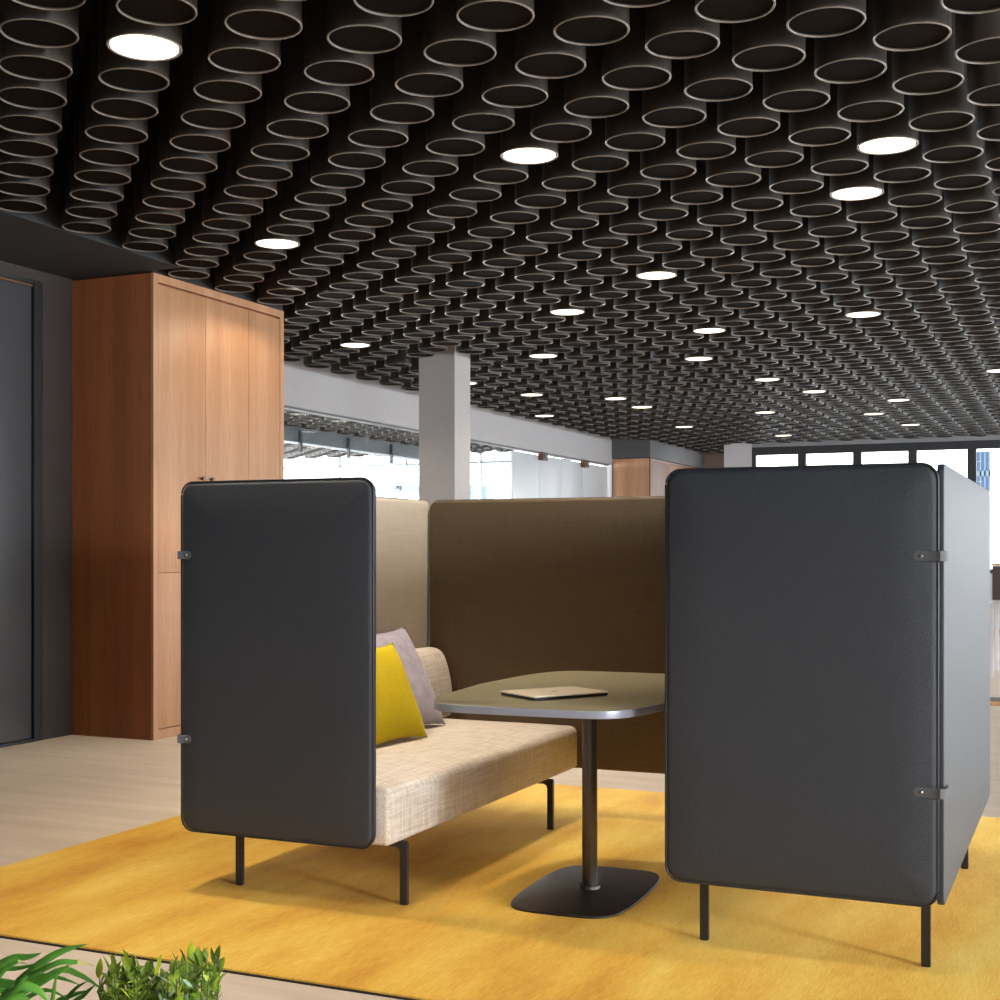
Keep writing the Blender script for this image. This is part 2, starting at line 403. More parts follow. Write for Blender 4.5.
sx = [-16.7, -15.2, -13.7, -12.2, -10.6, -9.1, -7.7]
for i in range(len(sx)-1): window('window_%d' % (17+i), sx[i], sx[i+1], 23.05, 0.3, 3.36, .02, rail=2.95)
for i, (a, b) in enumerate(((-4.8, -1.6), (-1.5, 1.6), (1.7, 4.8), (4.9, 8.0), (8.1, 11.2), (11.3, 14.4), (14.5, 17.6), (17.7, 20.8))):
    t = thing('window_%d' % (23+i), None, None, (7.0, (a+b)/2, .5)); t['kind'] = 'structure'
    w = (b-a)/2; bm = bmesh.new()
    bx(bm, 0, .12, -w, -w+.06, 0, 2.5); bx(bm, 0, .12, w-.06, w, 0, 2.5); bx(bm, 0, .12, -w+.06, w-.06, 2.44, 2.5); bx(bm, 0, .12, -w+.06, w-.06, 0, .06)
    mesh_obj('window_frame', bm, M['frame'], t)

# ------------------------------------------------------------------ ceiling tubes and downlights
PIT = .197904*(ZT-H); RT = .0729*(ZT-H)
lx, ly = .96084*(ZT-H), 3.29308*(ZT-H)
r_ = (math.cos(YAW), math.sin(YAW)); d_ = (-math.sin(YAW), math.cos(YAW))
OX, OY = lx*r_[0]+ly*d_[0], lx*r_[1]+ly*d_[1]
q = PIT/math.sqrt(2)
def lat(i, j): return OX+(i-j)*q, OY+(i+j)*q
def cam_px(x, y, z):
    dep = x*d_[0]+y*d_[1]; l = x*r_[0]+y*r_[1]
    return 497.7+1336.2*l/dep, 551.8-1336.2*(z-H)/dep, dep
TL = .42
def tube_bm(seg=40, wall=.006):
    ro, ri = RT, RT-wall
    prof = [(ro, TL), (ro, .006), ]
    inner = [(ri, .006), (ri, TL-.01)]
    bm = bmesh.new()
    def ring(r, z): return [bm.verts.new((r*math.cos(2*PI*k/seg), r*math.sin(2*PI*k/seg), z)) for k in range(seg)]
    a, b = ring(ro, TL), ring(ro, .003)
    for k in range(seg): bm.faces.new([b[k], b[(k+1) % seg], a[(k+1) % seg], a[k]])
    c, d = ring(ri, .003), ring(ri, TL)
    for k in range(seg): bm.faces.new([c[(k+1) % seg], c[k], d[k], d[(k+1) % seg]])
    for k in range(seg): bm.faces.new([a[k], a[(k+1) % seg], d[(k+1) % seg], d[k]])
    for k in range(seg): bm.faces.new([b[(k+1) % seg], b[k], c[k], c[(k+1) % seg]])
    e = ring(ri-.0003, .008); bm.faces.new(e[::-1]).material_index = 1  # dark disc near the mouth stands in for the shaded hollow
    return bm
def rim_bm(seg=40, wall=.006):
    """rounded lip at the mouth of a tube"""
    bm = bmesh.new(); ro, ri = RT+.0012, RT-wall-.0012
    cr = (ro+ri)/2; w = (ro-ri)/2; rings = []
    for (r, z) in ((ro, .0022), (ro-.0008, .0006), (cr+w*.5, -.0006), (cr-w*.5, -.0006), (ri+.0008, .0006), (ri, .003)):
        rings.append([bm.verts.new((r*math.cos(2*PI*k/seg), r*math.sin(2*PI*k/seg), z)) for k in range(seg)])
    for j in range(len(rings)-1):
        for k in range(seg):
            bm.faces.new([rings[j][k], rings[j+1][k], rings[j+1][(k+1) % seg], rings[j][(k+1) % seg]])
    return bm
LIGHTS = {
 (-9, 0): 'glowing round downlight largest of all, at the top left of the ceiling',
 (-6, 8): 'glowing round downlight in front of the tall cherry cabinet door',
 (0, 0): 'glowing round downlight at the upper right, the nearer of a close pair',
 (1, 8): 'glowing round downlight between the ceiling middle and the right sofa screen',
 (1, 12): 'glowing round downlight above and to the right of the white column',
 (7, 10): 'glowing round downlight on the right, next below the close pair',
 (5, 13): 'glowing round downlight above the right sofa, nearer of two close together',
 (-2, 18): 'glowing round downlight just left of the white column, above the grey beam',
 (3, 18): 'glowing round downlight right of the white column, nearest to its top',
 (7, 17): 'glowing round downlight above the right sofa, farther of two close together',
 (11, 20): 'glowing round downlight farther back over the right sofa screen, nearer of a slanting pair',
 (14, 22): 'glowing round downlight farther back over the right sofa screen, farther of a slanting pair',
 (18, 23): 'glowing round downlight in the far right row, nearest of three in line',
 (16, 28): 'glowing round downlight far back, above the gap between the first two rear windows',
 (9, 26): 'glowing round downlight above the far wooden cabinet, nearer of two close together',
 (11, 28): 'glowing round downlight above the far wooden cabinet, farther of two close together',
 (6, 26): 'glowing round downlight over the grey beam, nearer of two in line',
 (16, 34): 'tiny glowing downlight far back above the brown end wall',
 (9, 32): 'tiny glowing downlight closest to the grey beam, above the second roller bracket',
 (20, 27): 'glowing round downlight in the far right row, middle one of three in line',
 (24, 30): 'glowing round downlight in the far right row, farthest of three in line',
 (22, 36): 'tiny glowing downlight farthest back, right above the first rear window',
 (3, 24): 'glowing round downlight half hidden by the right edge of the white column',
 (16, 16): 'glowing round downlight cut by the right edge of the picture',
}
def inv_px(px, py):
    dep = 1336.2*(ZT-H)/(551.8-py); l = (px-497.7)*dep/1336.2
    x, y = dep*d_[0]+l*r_[0]-OX, dep*d_[1]+l*r_[1]-OY
    a, b = x/q, y/q
    return round((a+b)/2), round((b-a)/2)
LIGHTS[inv_px(529, 156)] = 'glowing round downlight at the upper middle of the ceiling'
LIGHTS[inv_px(857, 194)] = 'glowing round downlight at the upper right, the farther of a close pair'
cells = []
for i in range(-40, 90):
    for j in range(-40, 90):
        x, y = lat(i, j)
        if y < 1.2 or y > 24.85: continue
        main = x > -7.3 and x < 6.8
        if main:
            if y < 7.02 and x < -5.33: continue
            if 7.02 <= y < 8.92 and x < -5.57: continue
            if y > 22.86 and x > -5.99: continue
            if x < -6.9+.13 and y > 21.4: continue
            if -5.98-RT < x < -5.51+RT and 11.42-RT < y < 11.78+RT: continue
        elif -17 < x < -7.3:
            if not (-10.93 < x < -7.75 or -16.6 < x < -11.5) or y < 9.1 or y > 22.8: continue
        else: continue
        px, py, dep = cam_px(x, y, ZT)
        if px < -60 or px > 1060 or py < -110: continue
        if not main and (px < 255 or px > 530): continue
        inview = -20 < px < 1020 and py > -16
        cells.append((dep, x, y, i, j, main, inview))
cells.sort()
proto = bpy.data.meshes.new('x')
tmesh = mesh_obj('tube_shell_master', tube_bm(), [M['tube'], M['tube_shade']], None, 60); rmesh = mesh_obj('rim_master', rim_bm(), M['rim'], None, 180)
tm, rm = tmesh.data, rmesh.data
bpy.data.objects.remove(tmesh); bpy.data.objects.remove(rmesh); bpy.data.meshes.remove(proto)
GT = 'round tubes of the ceiling near the front'
first = bpy.data.objects.new('ceiling_tube', tm); COL.objects.link(first)
tag(first, 'dark brown open-ended round tube hanging mouth-down in the nearer part of the ceiling', 'ceiling tube', GT)
rim0 = bpy.data.objects.new('rim', rm); COL.objects.link(rim0); rim0.parent = first
used = False; cnt = 0; far = []; lightcells = []
for dep, x, y, i, j, main, inview in cells:
    if main and (i, j) in LIGHTS: lightcells.append((x, y, i, j)); continue
    if main and inview and cnt < 300:
        if not used: o = first; used = True
        else:
            o = first.copy(); COL.objects.link(o); r = rim0.copy(); COL.objects.link(r); r.parent = o
        o.location = (x, y, ZT); cnt += 1
    elif main or True:
        far.append((x, y, dep))
# everything past the nearest 300: one field
bm = bmesh.new()
for x, y, dep in far:
    seg = 24 if dep < 12 else (16 if dep < 17 else 12)
    ro, ri = RT, RT-.008
    cs = [(math.cos(2*PI*k/seg), math.sin(2*PI*k/seg)) for k in range(seg)]
    def rg(r, z): return [bm.verts.new((x+r*c, y+r*s, z)) for c, s in cs]
    a, b, c, d = rg(ro, ZT+TL), rg(ro, ZT), rg(ri, ZT), rg(ri, ZT+TL)
    for k in range(seg):
        k2 = (k+1) % seg
        f = bm.faces.new([b[k], b[k2], a[k2], a[k]]); f.smooth = True
        f = bm.faces.new([c[k2], c[k], d[k], d[k2]]); f.smooth = True
        f = bm.faces.new([b[k2], b[k], c[k], c[k2]]); f.material_index = 1
    f = bm.faces.new(rg(ri-.0003, ZT+.008)[::-1]); f.material_index = 2
o = mesh_obj('ceiling_tube_field', bm, [M['tube'], M['rim'], M['tube_shade']], None, 60)
tag(o, 'rest of the dark round tubes covering the ceiling farther back, mouths down', 'ceiling tubes', None, 'stuff')

# a downlight: shell, trim, glowing disc; the lamp below it does the lighting
lt = None
def light_parts(t):
    s = bpy.data.objects.new('housing', tm); COL.objects.link(s); s.parent = t
    return s
bm = bmesh.new(); cyl(bm, 0, 0, .001, .012, RT-.012, 40)
disc_me = mesh_obj('diffuser', bm, M['light'], None, 40); dm = disc_me.data; bpy.data.objects.remove(disc_me)
SPOT = 55
STRONG = {(-9, 0): (220, 90), (-6, 8): (270, 95), inv_px(529, 156): (205, 80)}
for n, (x, y, i, j) in enumerate(lightcells):
    t = thing('ceiling_downlight', LIGHTS[(i, j)], 'ceiling light', (x, y, ZT), 0, 'round downlights set in the ceiling tubes')
    light_parts(t)
    s = bpy.data.objects.new('trim_ring', rm); COL.objects.link(s); s.parent = t
    s = bpy.data.objects.new('diffuser', dm); COL.objects.link(s); s.parent = t
    ld = bpy.data.lights.new('downlight_lamp', 'SPOT'); e_, c_ = STRONG.get((i, j), (SPOT, 115)); ld.energy = e_; ld.color = (1, .86, .68); ld.spot_size = math.radians(c_); ld.spot_blend = .6; ld.shadow_soft_size = .1
    lo = bpy.data.objects.new('downlight_lamp', ld); COL.objects.link(lo); lo.location = (x, y, ZT-.02)
# added spots with no fixtures: some out of view overhead, others washing the cabinets
for x, y, e, cone in ((-5.12, 8.1, 34, 150), (-2.0, 2.8, 80, 80), (-.9, 2.6, 90, 80), (2.4, 4.2, 60, 110), (-3.6, 2.4, 60, 90), (-6.3, 22.6, 4, 150)):
    ld = bpy.data.lights.new('added_spot', 'SPOT'); ld.energy = e; ld.color = (1, .87, .70); ld.spot_size = math.radians(cone); ld.spot_blend = .15 if cone == 150 else .6; ld.shadow_soft_size = .12
    lo = bpy.data.objects.new('added_spot', ld); COL.objects.link(lo); lo.location = (x, y, ZT-.02)

# ------------------------------------------------------------------ tall cherry cabinet
def cabinet(name, label, x0, x1, y0, y1, z1, splits, hz, m, mside, knobs=True):
    t = thing(name, label, 'cabinet', (x0, y0, 0))
    X, Y, Z = x1-x0, y1-y0, z1
    bm = bmesh.new()
    bx(bm, 0, X-.022, 0, .02, 0, Z); bx(bm, 0, X-.022, Y-.02, Y, 0, Z)
    bx(bm, 0, X-.022, .02, Y-.02, Z-.02, Z); bx(bm, 0, .02, .02, Y-.02, 0, Z-.02); bx(bm, .02, X-.022, .02, Y-.02, 0, .03)
    bx(bm, X-.06, X-.03, .02, Y-.02, .03, Z-.02)
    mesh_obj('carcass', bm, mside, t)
    bm = bmesh.new()      # face frame
    bx(bm, X-.022, X, 0, .05, 0, Z); bx(bm, X-.022, X, Y-.05, Y, 0, Z)
    bx(bm, X-.022, X, .05, Y-.05, Z-.055, Z); bx(bm, X-.022, X, .05, Y-.05, 0, .065)
    mesh_obj('face_frame', bm, m, t)
    ys = [.052]+splits+[Y-.052]
    g = .0022
    for a, b in zip(ys[:-1], ys[1:]):
        for (z0, z1_) in ((.068, hz), (hz, Z-.068)):
            bm = bmesh.new(); bx(bm, X-.024, X-.002, a+g, b-g, z0+g, z1_-g, bev=.0015)
            d = mesh_obj('door', bm, m, t, 35)
            if knobs and z0 >= hz and a == ys[0]:
                bm = bmesh.new()
                for (rr, l0, l1) in ((.007, 0, .014), (.014, .014, .03)):
                    c0 = [bm.verts.new((X-.002+l0, b-.055+rr*math.cos(2*PI*k/14), 1.76+rr*math.sin(2*PI*k/14))) for k in range(14)]
                    c1 = [bm.verts.new((X-.002+l1, b-.055+rr*math.cos(2*PI*k/14), 1.76+rr*math.sin(2*PI*k/14))) for k in range(14)]
                    for k in range(14): bm.faces.new([c0[k], c0[(k+1) % 14], c1[(k+1) % 14], c1[k]])
                    bm.faces.new(c1); bm.faces.new(c0[::-1])
                mesh_obj('knob', bm, M['chrome'], d)
            elif knobs and z0 >= hz and a == ys[1]:
                bm = bmesh.new()
                for (rr, l0, l1) in ((.007, 0, .014), (.014, .014, .03)):
                    c0 = [bm.verts.new((X-.002+l0, a+.055+rr*math.cos(2*PI*k/14), 1.76+rr*math.sin(2*PI*k/14))) for k in range(14)]
                    c1 = [bm.verts.new((X-.002+l1, a+.055+rr*math.cos(2*PI*k/14), 1.76+rr*math.sin(2*PI*k/14))) for k in range(14)]
                    for k in range(14): bm.faces.new([c0[k], c0[(k+1) % 14], c1[(k+1) % 14], c1[k]])
                    bm.faces.new(c1); bm.faces.new(c0[::-1])
                mesh_obj('knob', bm, M['chrome'], d)
    return t
cabinet('storage_cabinet', 'tall cherry wood cabinet with flush doors standing against the dark left wall', -6.355, -5.67, 7.165, 8.73, 3.10, [.576, 1.10], 1.11, M['wood'], M['wood_shaded'])
cabinet('storage_cabinet', 'far pale wood cabinet at the end of the grey beam and white panels', -7.44, -6.77, 21.62, 24.95, 2.83, [1.1, 2.2], 1.1, M['wood_fardoor'], M['wood_far'], False)
struct('ceiling_bulkhead', M['bulk'], -7.45, -6.77, 21.6, 25, 2.84, 3.56)

# ------------------------------------------------------------------ rug
t = thing('rug', 'large yellow ochre wool rug lying under the booth sofas and table', 'rug', (-1.2, 4.97, 0))
bm = bmesh.new(); bx(bm, -2.715, 3.6, -1.665, 1.665, .001, .012, bev=.003); mesh_obj('pile', bm, M['rug'], t, 35)
bm = bmesh.new()
for a in ((-2.719, 3.604, -1.669, -1.6655), (-2.719, 3.604, 1.6655, 1.669)): bx(bm, a[0], a[1], a[2], a[3], 0, .0065)
bx(bm, -2.722, -2.7155, -1.6655, 1.6655, 0, .0065); bx(bm, 3.6005, 3.607, -1.6655, 1.6655, 0, .0065)
mesh_obj('binding', bm, M['rug_edge'], t)
RZ = .012

# ------------------------------------------------------------------ booth sofas
ZB, ZP = .234, 1.503
def panel_xz(parent, name, x0, x1, y0, y1, mats, r=.05, puff=.009, pipe=-1):
    w, h, t = x1-x0, ZP-ZB, y1-y0; cx, cy, cz = (x0+x1)/2, (y0+y1)/2, (ZB+ZP)/2
    e = t*.46
    bm = slab(lambda i: rrect(w-2*i, h-2*i, r-i*.6), t, e, lambda u, v, w_: (cx+u, cy+w_, cz+v), mi=(0, 1, 2), puff=puff)
    p = mesh_obj(name, bm, mats, parent, 50)
    bm = bmesh.new()
    tube_path(bm, [(cx+u, cy+pipe*(t/2-.008), cz+v) for u, v in rrect(w+.001, h+.001, r)], .0032, 8, closed=True)
    mesh_obj('piping', bm, M['pip'], p, 180)
    return p
def panel_yz(parent, name, x0, x1, y0, y1, mats, r=.05, side=1, puff=.003):
    w, h, t = y1-y0, ZP-ZB, x1-x0; cx, cy, cz = (x0+x1)/2, (y0+y1)/2, (ZB+ZP)/2
    e = t*.46 if side < 0 else .004
    bm = slab(lambda i: rrect(w-2*i, h-2*i, r-i*.6), t, e, lambda u, v, w_: (cx+w_, cy+u, cz+v), mi=(0, 1, 2), puff=puff)
    p = mesh_obj(name, bm, mats, parent, 50)
    if side > 0: return p
    bm = bmesh.new()
    tube_path(bm, [(cx+side*(t/2-.008), cy+u, cz+v) for u, v in rrect(w+.002, h+.002, r)], .004, 8, closed=True)
    mesh_obj('piping', bm, M['pip'], p, 180)
    return p
def strap(parent, xe, xs, yf, z, s, L_=.05, out=.020):
    """leather loop around the outer corner; xe = panel edge, s = +1 if the corner is on the right"""
    hw, th = .015, .0035
    # path in plan: along the front face, round the corner, along the side face
    p = [(xe-s*L_, yf-.003), (xe-s*.02, yf-.004), (xe, yf-.008), (xe+s*out*.5, yf-.012), (xe+s*out, yf-.006), (xs+s*.009, yf+.014), (xs+s*.006, yf+.04), (xs+s*.004, yf+.07)]
    bm = bmesh.new(); N = len(p)
    nrm = []
    for i in range(N):
        a, b = p[max(i-1, 0)], p[min(i+1, N-1)]; dx, dy = b[0]-a[0], b[1]-a[1]; l = math.hypot(dx, dy)
        nrm.append((dy/l*s, -dx/l*s))
    rings = []
    for i in range(N):
        h = hw
        (x, y), (nx, ny) = p[i], nrm[i]
        rings.append([bm.verts.new((x, y, z-h)), bm.verts.new((x+nx*th, y+ny*th, z-h+.001)), bm.verts.new((x+nx*th, y+ny*th, z+h-.001)), bm.verts.new((x, y, z+h))])
    for i in range(N-1):
        for k in range(4): bm.faces.new([rings[i][k], rings[i][(k+1) % 4], rings[i+1][(k+1) % 4], rings[i+1][k]])
    # rounded tip
    tip = []
    bm.faces.new(rings[0]); bm.faces.new(rings[-1][::-1])
    for a in (-60, -30, 0, 30, 60):
        aa = math.radians(a); tip.append((xe-s*(L_+math.cos(aa)*.0145), z+math.sin(aa)*.015))
    lo = [bm.verts.new((x, yf-.003, zz)) for x, zz in tip]; hi = [bm.verts.new((x, yf-.003-th, zz)) for x, zz in tip]
    rb, rt = rings[0][0], rings[0][3]; rb2, rt2 = rings[0][1], rings[0][2]
    bm.faces.new([rb]+lo+[rt]); bm.faces.new([rb2]+hi+[rt2])
    seq = list(zip([rb]+lo+[rt], [rb2]+hi+[rt2]))
    for (a, b), (c, d) in zip(seq[:-1], seq[1:]): bm.faces.new([a, b, d, c])
    bmesh.ops.recalc_face_normals(bm, faces=bm.faces)
    o = mesh_obj('strap', bm, M['strap'], parent, 40)
    bm = bmesh.new(); c = Vector((xe-s*(L_-.006), yf-.007, z)); n = 14; prev = None
    for (rr, dy) in ((.0062, 0), (.0055, -.0022), (.003, -.0036)):
        cur = [bm.verts.new((c.x+rr*math.cos(2*PI*k/n), c.y+dy, c.z+rr*math.sin(2*PI*k/n))) for k in range(n)]
        if prev:
            for k in range(n): bm.faces.new([prev[k], prev[(k+1) % n], cur[(k+1) % n], cur[k]])
        prev = cur
    bm.faces.new(prev); mesh_obj('rivet', bm, M['rivet'], o, 180)
def softbox(name, m, x0, x1, y0, y1, z0, z1, parent, e=.04, puff=.012, r=.05):
    """upholstered block, rounded towards its top"""
    w, h = x1-x0, y1-y0; bm = bmesh.new(); rings = []
    prof = [(e*.35, z0), (0, z0+e*.35)]
    for k in range(0, 8):
        a = PI/2*k/7; prof.append((e*(1-math.cos(a)), z1-e+e*math.sin(a)))
    for q_ in range(1, 5): prof.append((e+.05*q_, z1+puff*(1-(1-q_/4)**2)))
    for ins, z in prof:
        rings.append([bm.verts.new(((x0+x1)/2+u, (y0+y1)/2+v, z)) for u, v in rrect(w-2*ins, h-2*ins, max(r-ins*.4, .012), 6)])
    n = len(rings[0])
    for a, b in zip(rings[:-1], rings[1:]):
        for k in range(n): bm.faces.new([a[k], a[(k+1) % n], b[(k+1) % n], b[k]])
    bm.faces.new(rings[0][::-1]); bm.faces.new(rings[-1])
    bmesh.ops.recalc_face_normals(bm, faces=bm.faces)
    return mesh_obj(name, bm, m, parent, 60)
def backrest(parent, xb, s, y0, y1):
    """bolster against the side panel; xb = back plane, s = direction towards the seat front"""
    prof = [(0, .44), (.150, .44), (.169, .47), (.172, .55), (.162, .63), (.145, .70), (.124, .755), (.097, .782), (.058, .792), (.02, .788), (0, .77)]
    bm = bmesh.new(); rings = []
    for y, k in ((y0, .86), (y0+.012, .96), (y0+.04, 1), ((y0+y1)/2, 1.0), (y1-.04, 1), (y1-.012, .96), (y1, .86)):
        rings.append([bm.verts.new((xb+s*(.0+x*k), y, .44+(z-.44)*(1-(1-k)*.35))) for x, z in prof])
    n = len(prof)
    for a, b in zip(rings[:-1], rings[1:]):
        for k in range(n): bm.faces.new([a[k], a[(k+1) % n], b[(k+1) % n], b[k]])
    bm.faces.new(rings[0]); bm.faces.new(rings[-1][::-1])
    bmesh.ops.recalc_face_normals(bm, faces=bm.faces)
    o = mesh_obj('backrest', bm, M['linen'], parent, 60)
    md = o.modifiers.new('soft', 'SUBSURF'); md.levels = md.render_levels = 1
    return o
def legbar(parent, x, y, into, wx=.027, wy=.022):
    """flat steel leg with a rounded knee, running under the seat towards 'into' (signed x length)"""
    s = 1 if into > 0 else -1
    top = ZB+.002; bar = .022; R = .02
    # profile in (x,z) around the outer corner, extruded along y
    o_ = [(0, RZ), (0, top-.008), (s*.008, top), (into, top), (into, top-bar)]
    for k in range(5):
        a = PI/2*k/4; o_.append((s*(wx+R-R*math.sin(a)), top-bar-R+R*math.cos(a)))
    o_.append((s*wx, RZ))
    xo = x-s*wx/2
    bm = bmesh.new()
    f0 = [bm.verts.new((xo+u, y-wy/2, z)) for u, z in o_]; f1 = [bm.verts.new((xo+u, y+wy/2, z)) for u, z in o_]
    n = len(o_)
    for k in range(n): bm.faces.new([f0[k], f0[(k+1) % n], f1[(k+1) % n], f1[k]])
    bm.faces.new(f0); bm.faces.new(f1[::-1])
    bmesh.ops.recalc_face_normals(bm, faces=bm.faces)
    bmesh.ops.bevel(bm, geom=[e for e in bm.edges if e.calc_face_angle(0) > .9], offset=.002, segments=2, affect='EDGES')
    mesh_obj('leg', bm, M['leg'], parent, 35)
YF = 4.01
def sofa(label, side):
    t = thing('booth_sofa', label, 'sofa', (0, 0, 0), 0, 'two booth sofas facing each other over the table')
    TH = .045
    if side < 0:    # left
        fx0, fx1 = -3.036, -2.237; sx0, sx1 = -3.04, -2.992; seat = (-2.987, -2.197); legs = (-2.89, -2.2)
        sidem = [M['char'], M['taupe'], M['taupe']]; bx0, bx1 = -2.985, -1.712; fl = [M['char'], M['char'], M['taupe']]
    else:
        fx0, fx1 = -1.202, -.397; sx0, sx1 = -.4015, -.381; seat = (-1.19, -.402); legs = (-1.125, -.448)
        sidem = [M['taupe'], M['char'], M['char']]; bx0, bx1 = -1.690, -.407; fl = [M['char'], M['char'], M['taupe']]
    f = panel_xz(t, 'end_panel', fx0, fx1, YF-.02, YF+.022, fl, .048)
    y0 = YF-.004 if side > 0 else YF+.03
    s_ = panel_yz(t, 'side_panel', sx0, sx1, y0, 5.925 if side > 0 else 5.93, sidem, .03 if side > 0 else .035, side)
    b = panel_xz(t, 'back_panel', bx0, bx1, 5.887, 5.925, [M['shaded_lining'], M['shaded_lining'], M['char']], .048, .006, 1)
    softbox('seat_cushion', M['linen'], seat[0], seat[1], YF+.024, 5.884, ZB+.004, .437, t, .036, .018, .016)
    backrest(t, sx1+.004 if side < 0 else sx0-.004, -side, YF+.05, 5.85)
    for y in (4.154 if side < 0 else 4.168, 5.545 if side < 0 else 5.515):
        legbar(t, legs[0], y, .34); legbar(t, legs[1], y, -.345)
    for z in (1.238, .562) if side > 0 else (1.238, .568):
        strap(t, fx1-.002 if side > 0 else fx0+.002, sx1 if side > 0 else sx0, YF-.02, z, side, .049 if side > 0 else .034, .020 if side > 0 else .006)
    return t
sofaL = sofa('left booth sofa with beige seat, charcoal end screen, yellow and grey pillows on it', -1)
sofaR = sofa('right booth sofa seen from outside, wrapped in charcoal screens with two corner straps', 1)

# ------------------------------------------------------------------ cushions
def pillow(name, label, m, size, thick, loc, rot, seed=0, fold=0):
    rnd = random.Random(seed); N = 22; bm = bmesh.new(); g = {}
    for s in (1, -1):
        for a in range(N+1):
            for b in range(N+1):
                edge = a in (0, N) or b in (0, N)
                if s == -1 and edge: continue
                u, v = a/N*2-1, b/N*2-1
                pin = 1-.03*(1-abs(u)**2.2)*abs(v)**3*1.0
                pu = 1-.10*(1-abs(v)**2.2)*abs(u)**3
                x, y = u*size/2*pu, v*size/2*pin
                h = ((1-abs(u)**2.6)*(1-abs(v)**2.6))**.55*thick/2
                h *= 1+.05*math.sin(5*u+seed)*math.cos(4*v)
                g[(s, a, b)] = bm.verts.new((x, y, s*h))
    for s in (1, -1):
        for a in range(N):
            for b in range(N):
                k = [g.get((s, i, j)) or g[(1, i, j)] for i, j in ((a, b), (a+1, b), (a+1, b+1), (a, b+1))]
                bm.faces.new(k if s == 1 else k[::-1])
    o = mesh_obj(name, bm, m, None, 180); o.location = loc; o.rotation_euler = rot
    tag(o, label, 'cushion')
    return o
# local x = up the back, local y = along the bench, local z = facing the table
def place_pillow(o, P, lean, size, turn=0):
    """P = far bottom corner on the seat"""
    up = Vector((-math.sin(lean), 0, math.cos(lean))); yv = Vector((0, 1, 0)); n = up.cross(yv)
    R = Matrix((up, yv, n)).transposed()
    if n.x < 0: R = Matrix((up, -yv, -n)).transposed()
    T = Matrix.Rotation(turn, 3, 'Z')
    R = T @ R
    c = Vector(P)+T @ (up*size/2-yv*size/2)
    o.matrix_world = Matrix.Translation(c) @ R.to_4x4()
py = pillow('cushion', 'square mustard yellow cushion leaning in front of the grey one on the left sofa', M['yellow'], .44, .12, (0, 0, 0), (0, 0, 0), 2)
pg = pillow('cushion', 'square mauve grey velvet cushion behind the yellow one against the backrest', M['greyc'], .50, .13, (0, 0, 0), (0, 0, 0), 5)
place_pillow(py, (-2.60, 5.12, .454), math.radians(24), .44, math.radians(-6))
place_pillow(pg, (-2.70, 5.50, .458), math.radians(27), .50, math.radians(-6))

# ------------------------------------------------------------------ table and laptop
TX, TY, TZ = -1.675, 4.61, .75
t = thing('pedestal_table', 'rounded olive grey table on a single pole between the two sofas', 'table', (TX, TY, RZ), math.radians(2))
def bulged(a, b, n=9, s1=.27, s2=.03):
    return lambda i: [(u*(1-s1*(v/b)**2), v*(1-s2*(u/a)**2)) for u, v in superell(a-i, b-i, n, 96)]
def se(a, b, n=5.2): return lambda i: superell(a-i, b-i, n)
z = lambda v: v-RZ
bm = slab(bulged(.420, .682, 9, .20), .025, .0015, lambda u, v, w: (u-.018, v, TZ-RZ-.0125+w), mi=(1, 1, 0))
for f in bm.faces:
    if f.normal.z > .9 and len(f.verts) > 10: f.material_index = 0
    else: f.material_index = 1
mesh_obj('tabletop', bm, [M['tabletop'], M['tableedge']], t, 40)
bm = bmesh.new(); cyl(bm, 0, 0, .008, TZ-RZ-.033, .028, 32); mesh_obj('pole', bm, M['pole'], t, 40)
bm = bmesh.new(); bx(bm, -.12, .12, -.22, .22, TZ-RZ-.033, TZ-RZ-.0255, bev=.002); mesh_obj('mounting_plate', bm, M['tbase'], t, 35)
bm = slab(bulged(.218, .358, 6, .10, .03), .008, .003, lambda u, v, w: (u, v-.02, .0045+w)); mesh_obj('base_plate', bm, M['tbase'], t, 40)
bm = bmesh.new(); cyl(bm, 0, 0, .0085, .018, .038, 32, .036)
for k in range(6):
    a = 2*PI*k/6; cyl(bm, .035*math.cos(a), .035*math.sin(a), .018, .0225, .004, 8)
mesh_obj('pole_collar', bm, M['pole'], t, 40)
C4 = [Vector((-1.866, 4.229)), Vector((-1.683, 4.103)), Vector((-1.553, 4.441)), Vector((-1.715, 4.545))]
lc = sum(C4, Vector((0, 0)))/4
ang = math.atan2(-.126, .183)
t = thing('laptop', 'closed champagne coloured laptop lying on the olive table', 'laptop', (lc.x, lc.y, TZ), ang)
bm = slab(lambda i: rrect(.218-2*i, .312-2*i, .012), .008, .0025, lambda u, v, w: (u, v, .006+w)); mesh_obj('keyboard_base', bm, M['laptop_dark'], t, 40)
bm = slab(lambda i: rrect(.220-2*i, .314-2*i, .013), .005, .002, lambda u, v, w: (u, v, .0130+w)); mesh_obj('lid', bm, M['laptop'], t, 40)
bm = bmesh.new()
for u in (-.08, .08):
    for v in (-.12, .12): cyl(bm, u, v, 0, .002, .006, 12)
mesh_obj('rubber_foot', bm, M['black'], t)
bm = bmesh.new()      # small fruit-shaped mark: body with a bite, and a leaf
P = []
for k in range(40):
    a = 2*PI*k/40; r = .0135*(1-.10*math.exp(-((a-PI/2)/.35)**2)-.06*math.exp(-((a-1.5*PI)/.3)**2)); x, y = r*math.cos(a), r*1.02*math.sin(a)
    dxb = math.hypot(x-.0165, y-.001)
    if dxb < .0065: x = .0165-(.0065*abs(x-.0165)/max(dxb, 1e-6))
    P.append((x, y))
bm.faces.new([bm.verts.new((y*1.0, x, .01565)) for x, y in P][::-1])
bm.faces.new([bm.verts.new((.0195+.0045*math.cos(a*PI/6), .001+.0022*math.sin(a*PI/6), .01565)) for a in range(12)])
bmesh.ops.recalc_face_normals(bm, faces=bm.faces)
mesh_obj('lid_mark', bm, M['logo'], t)

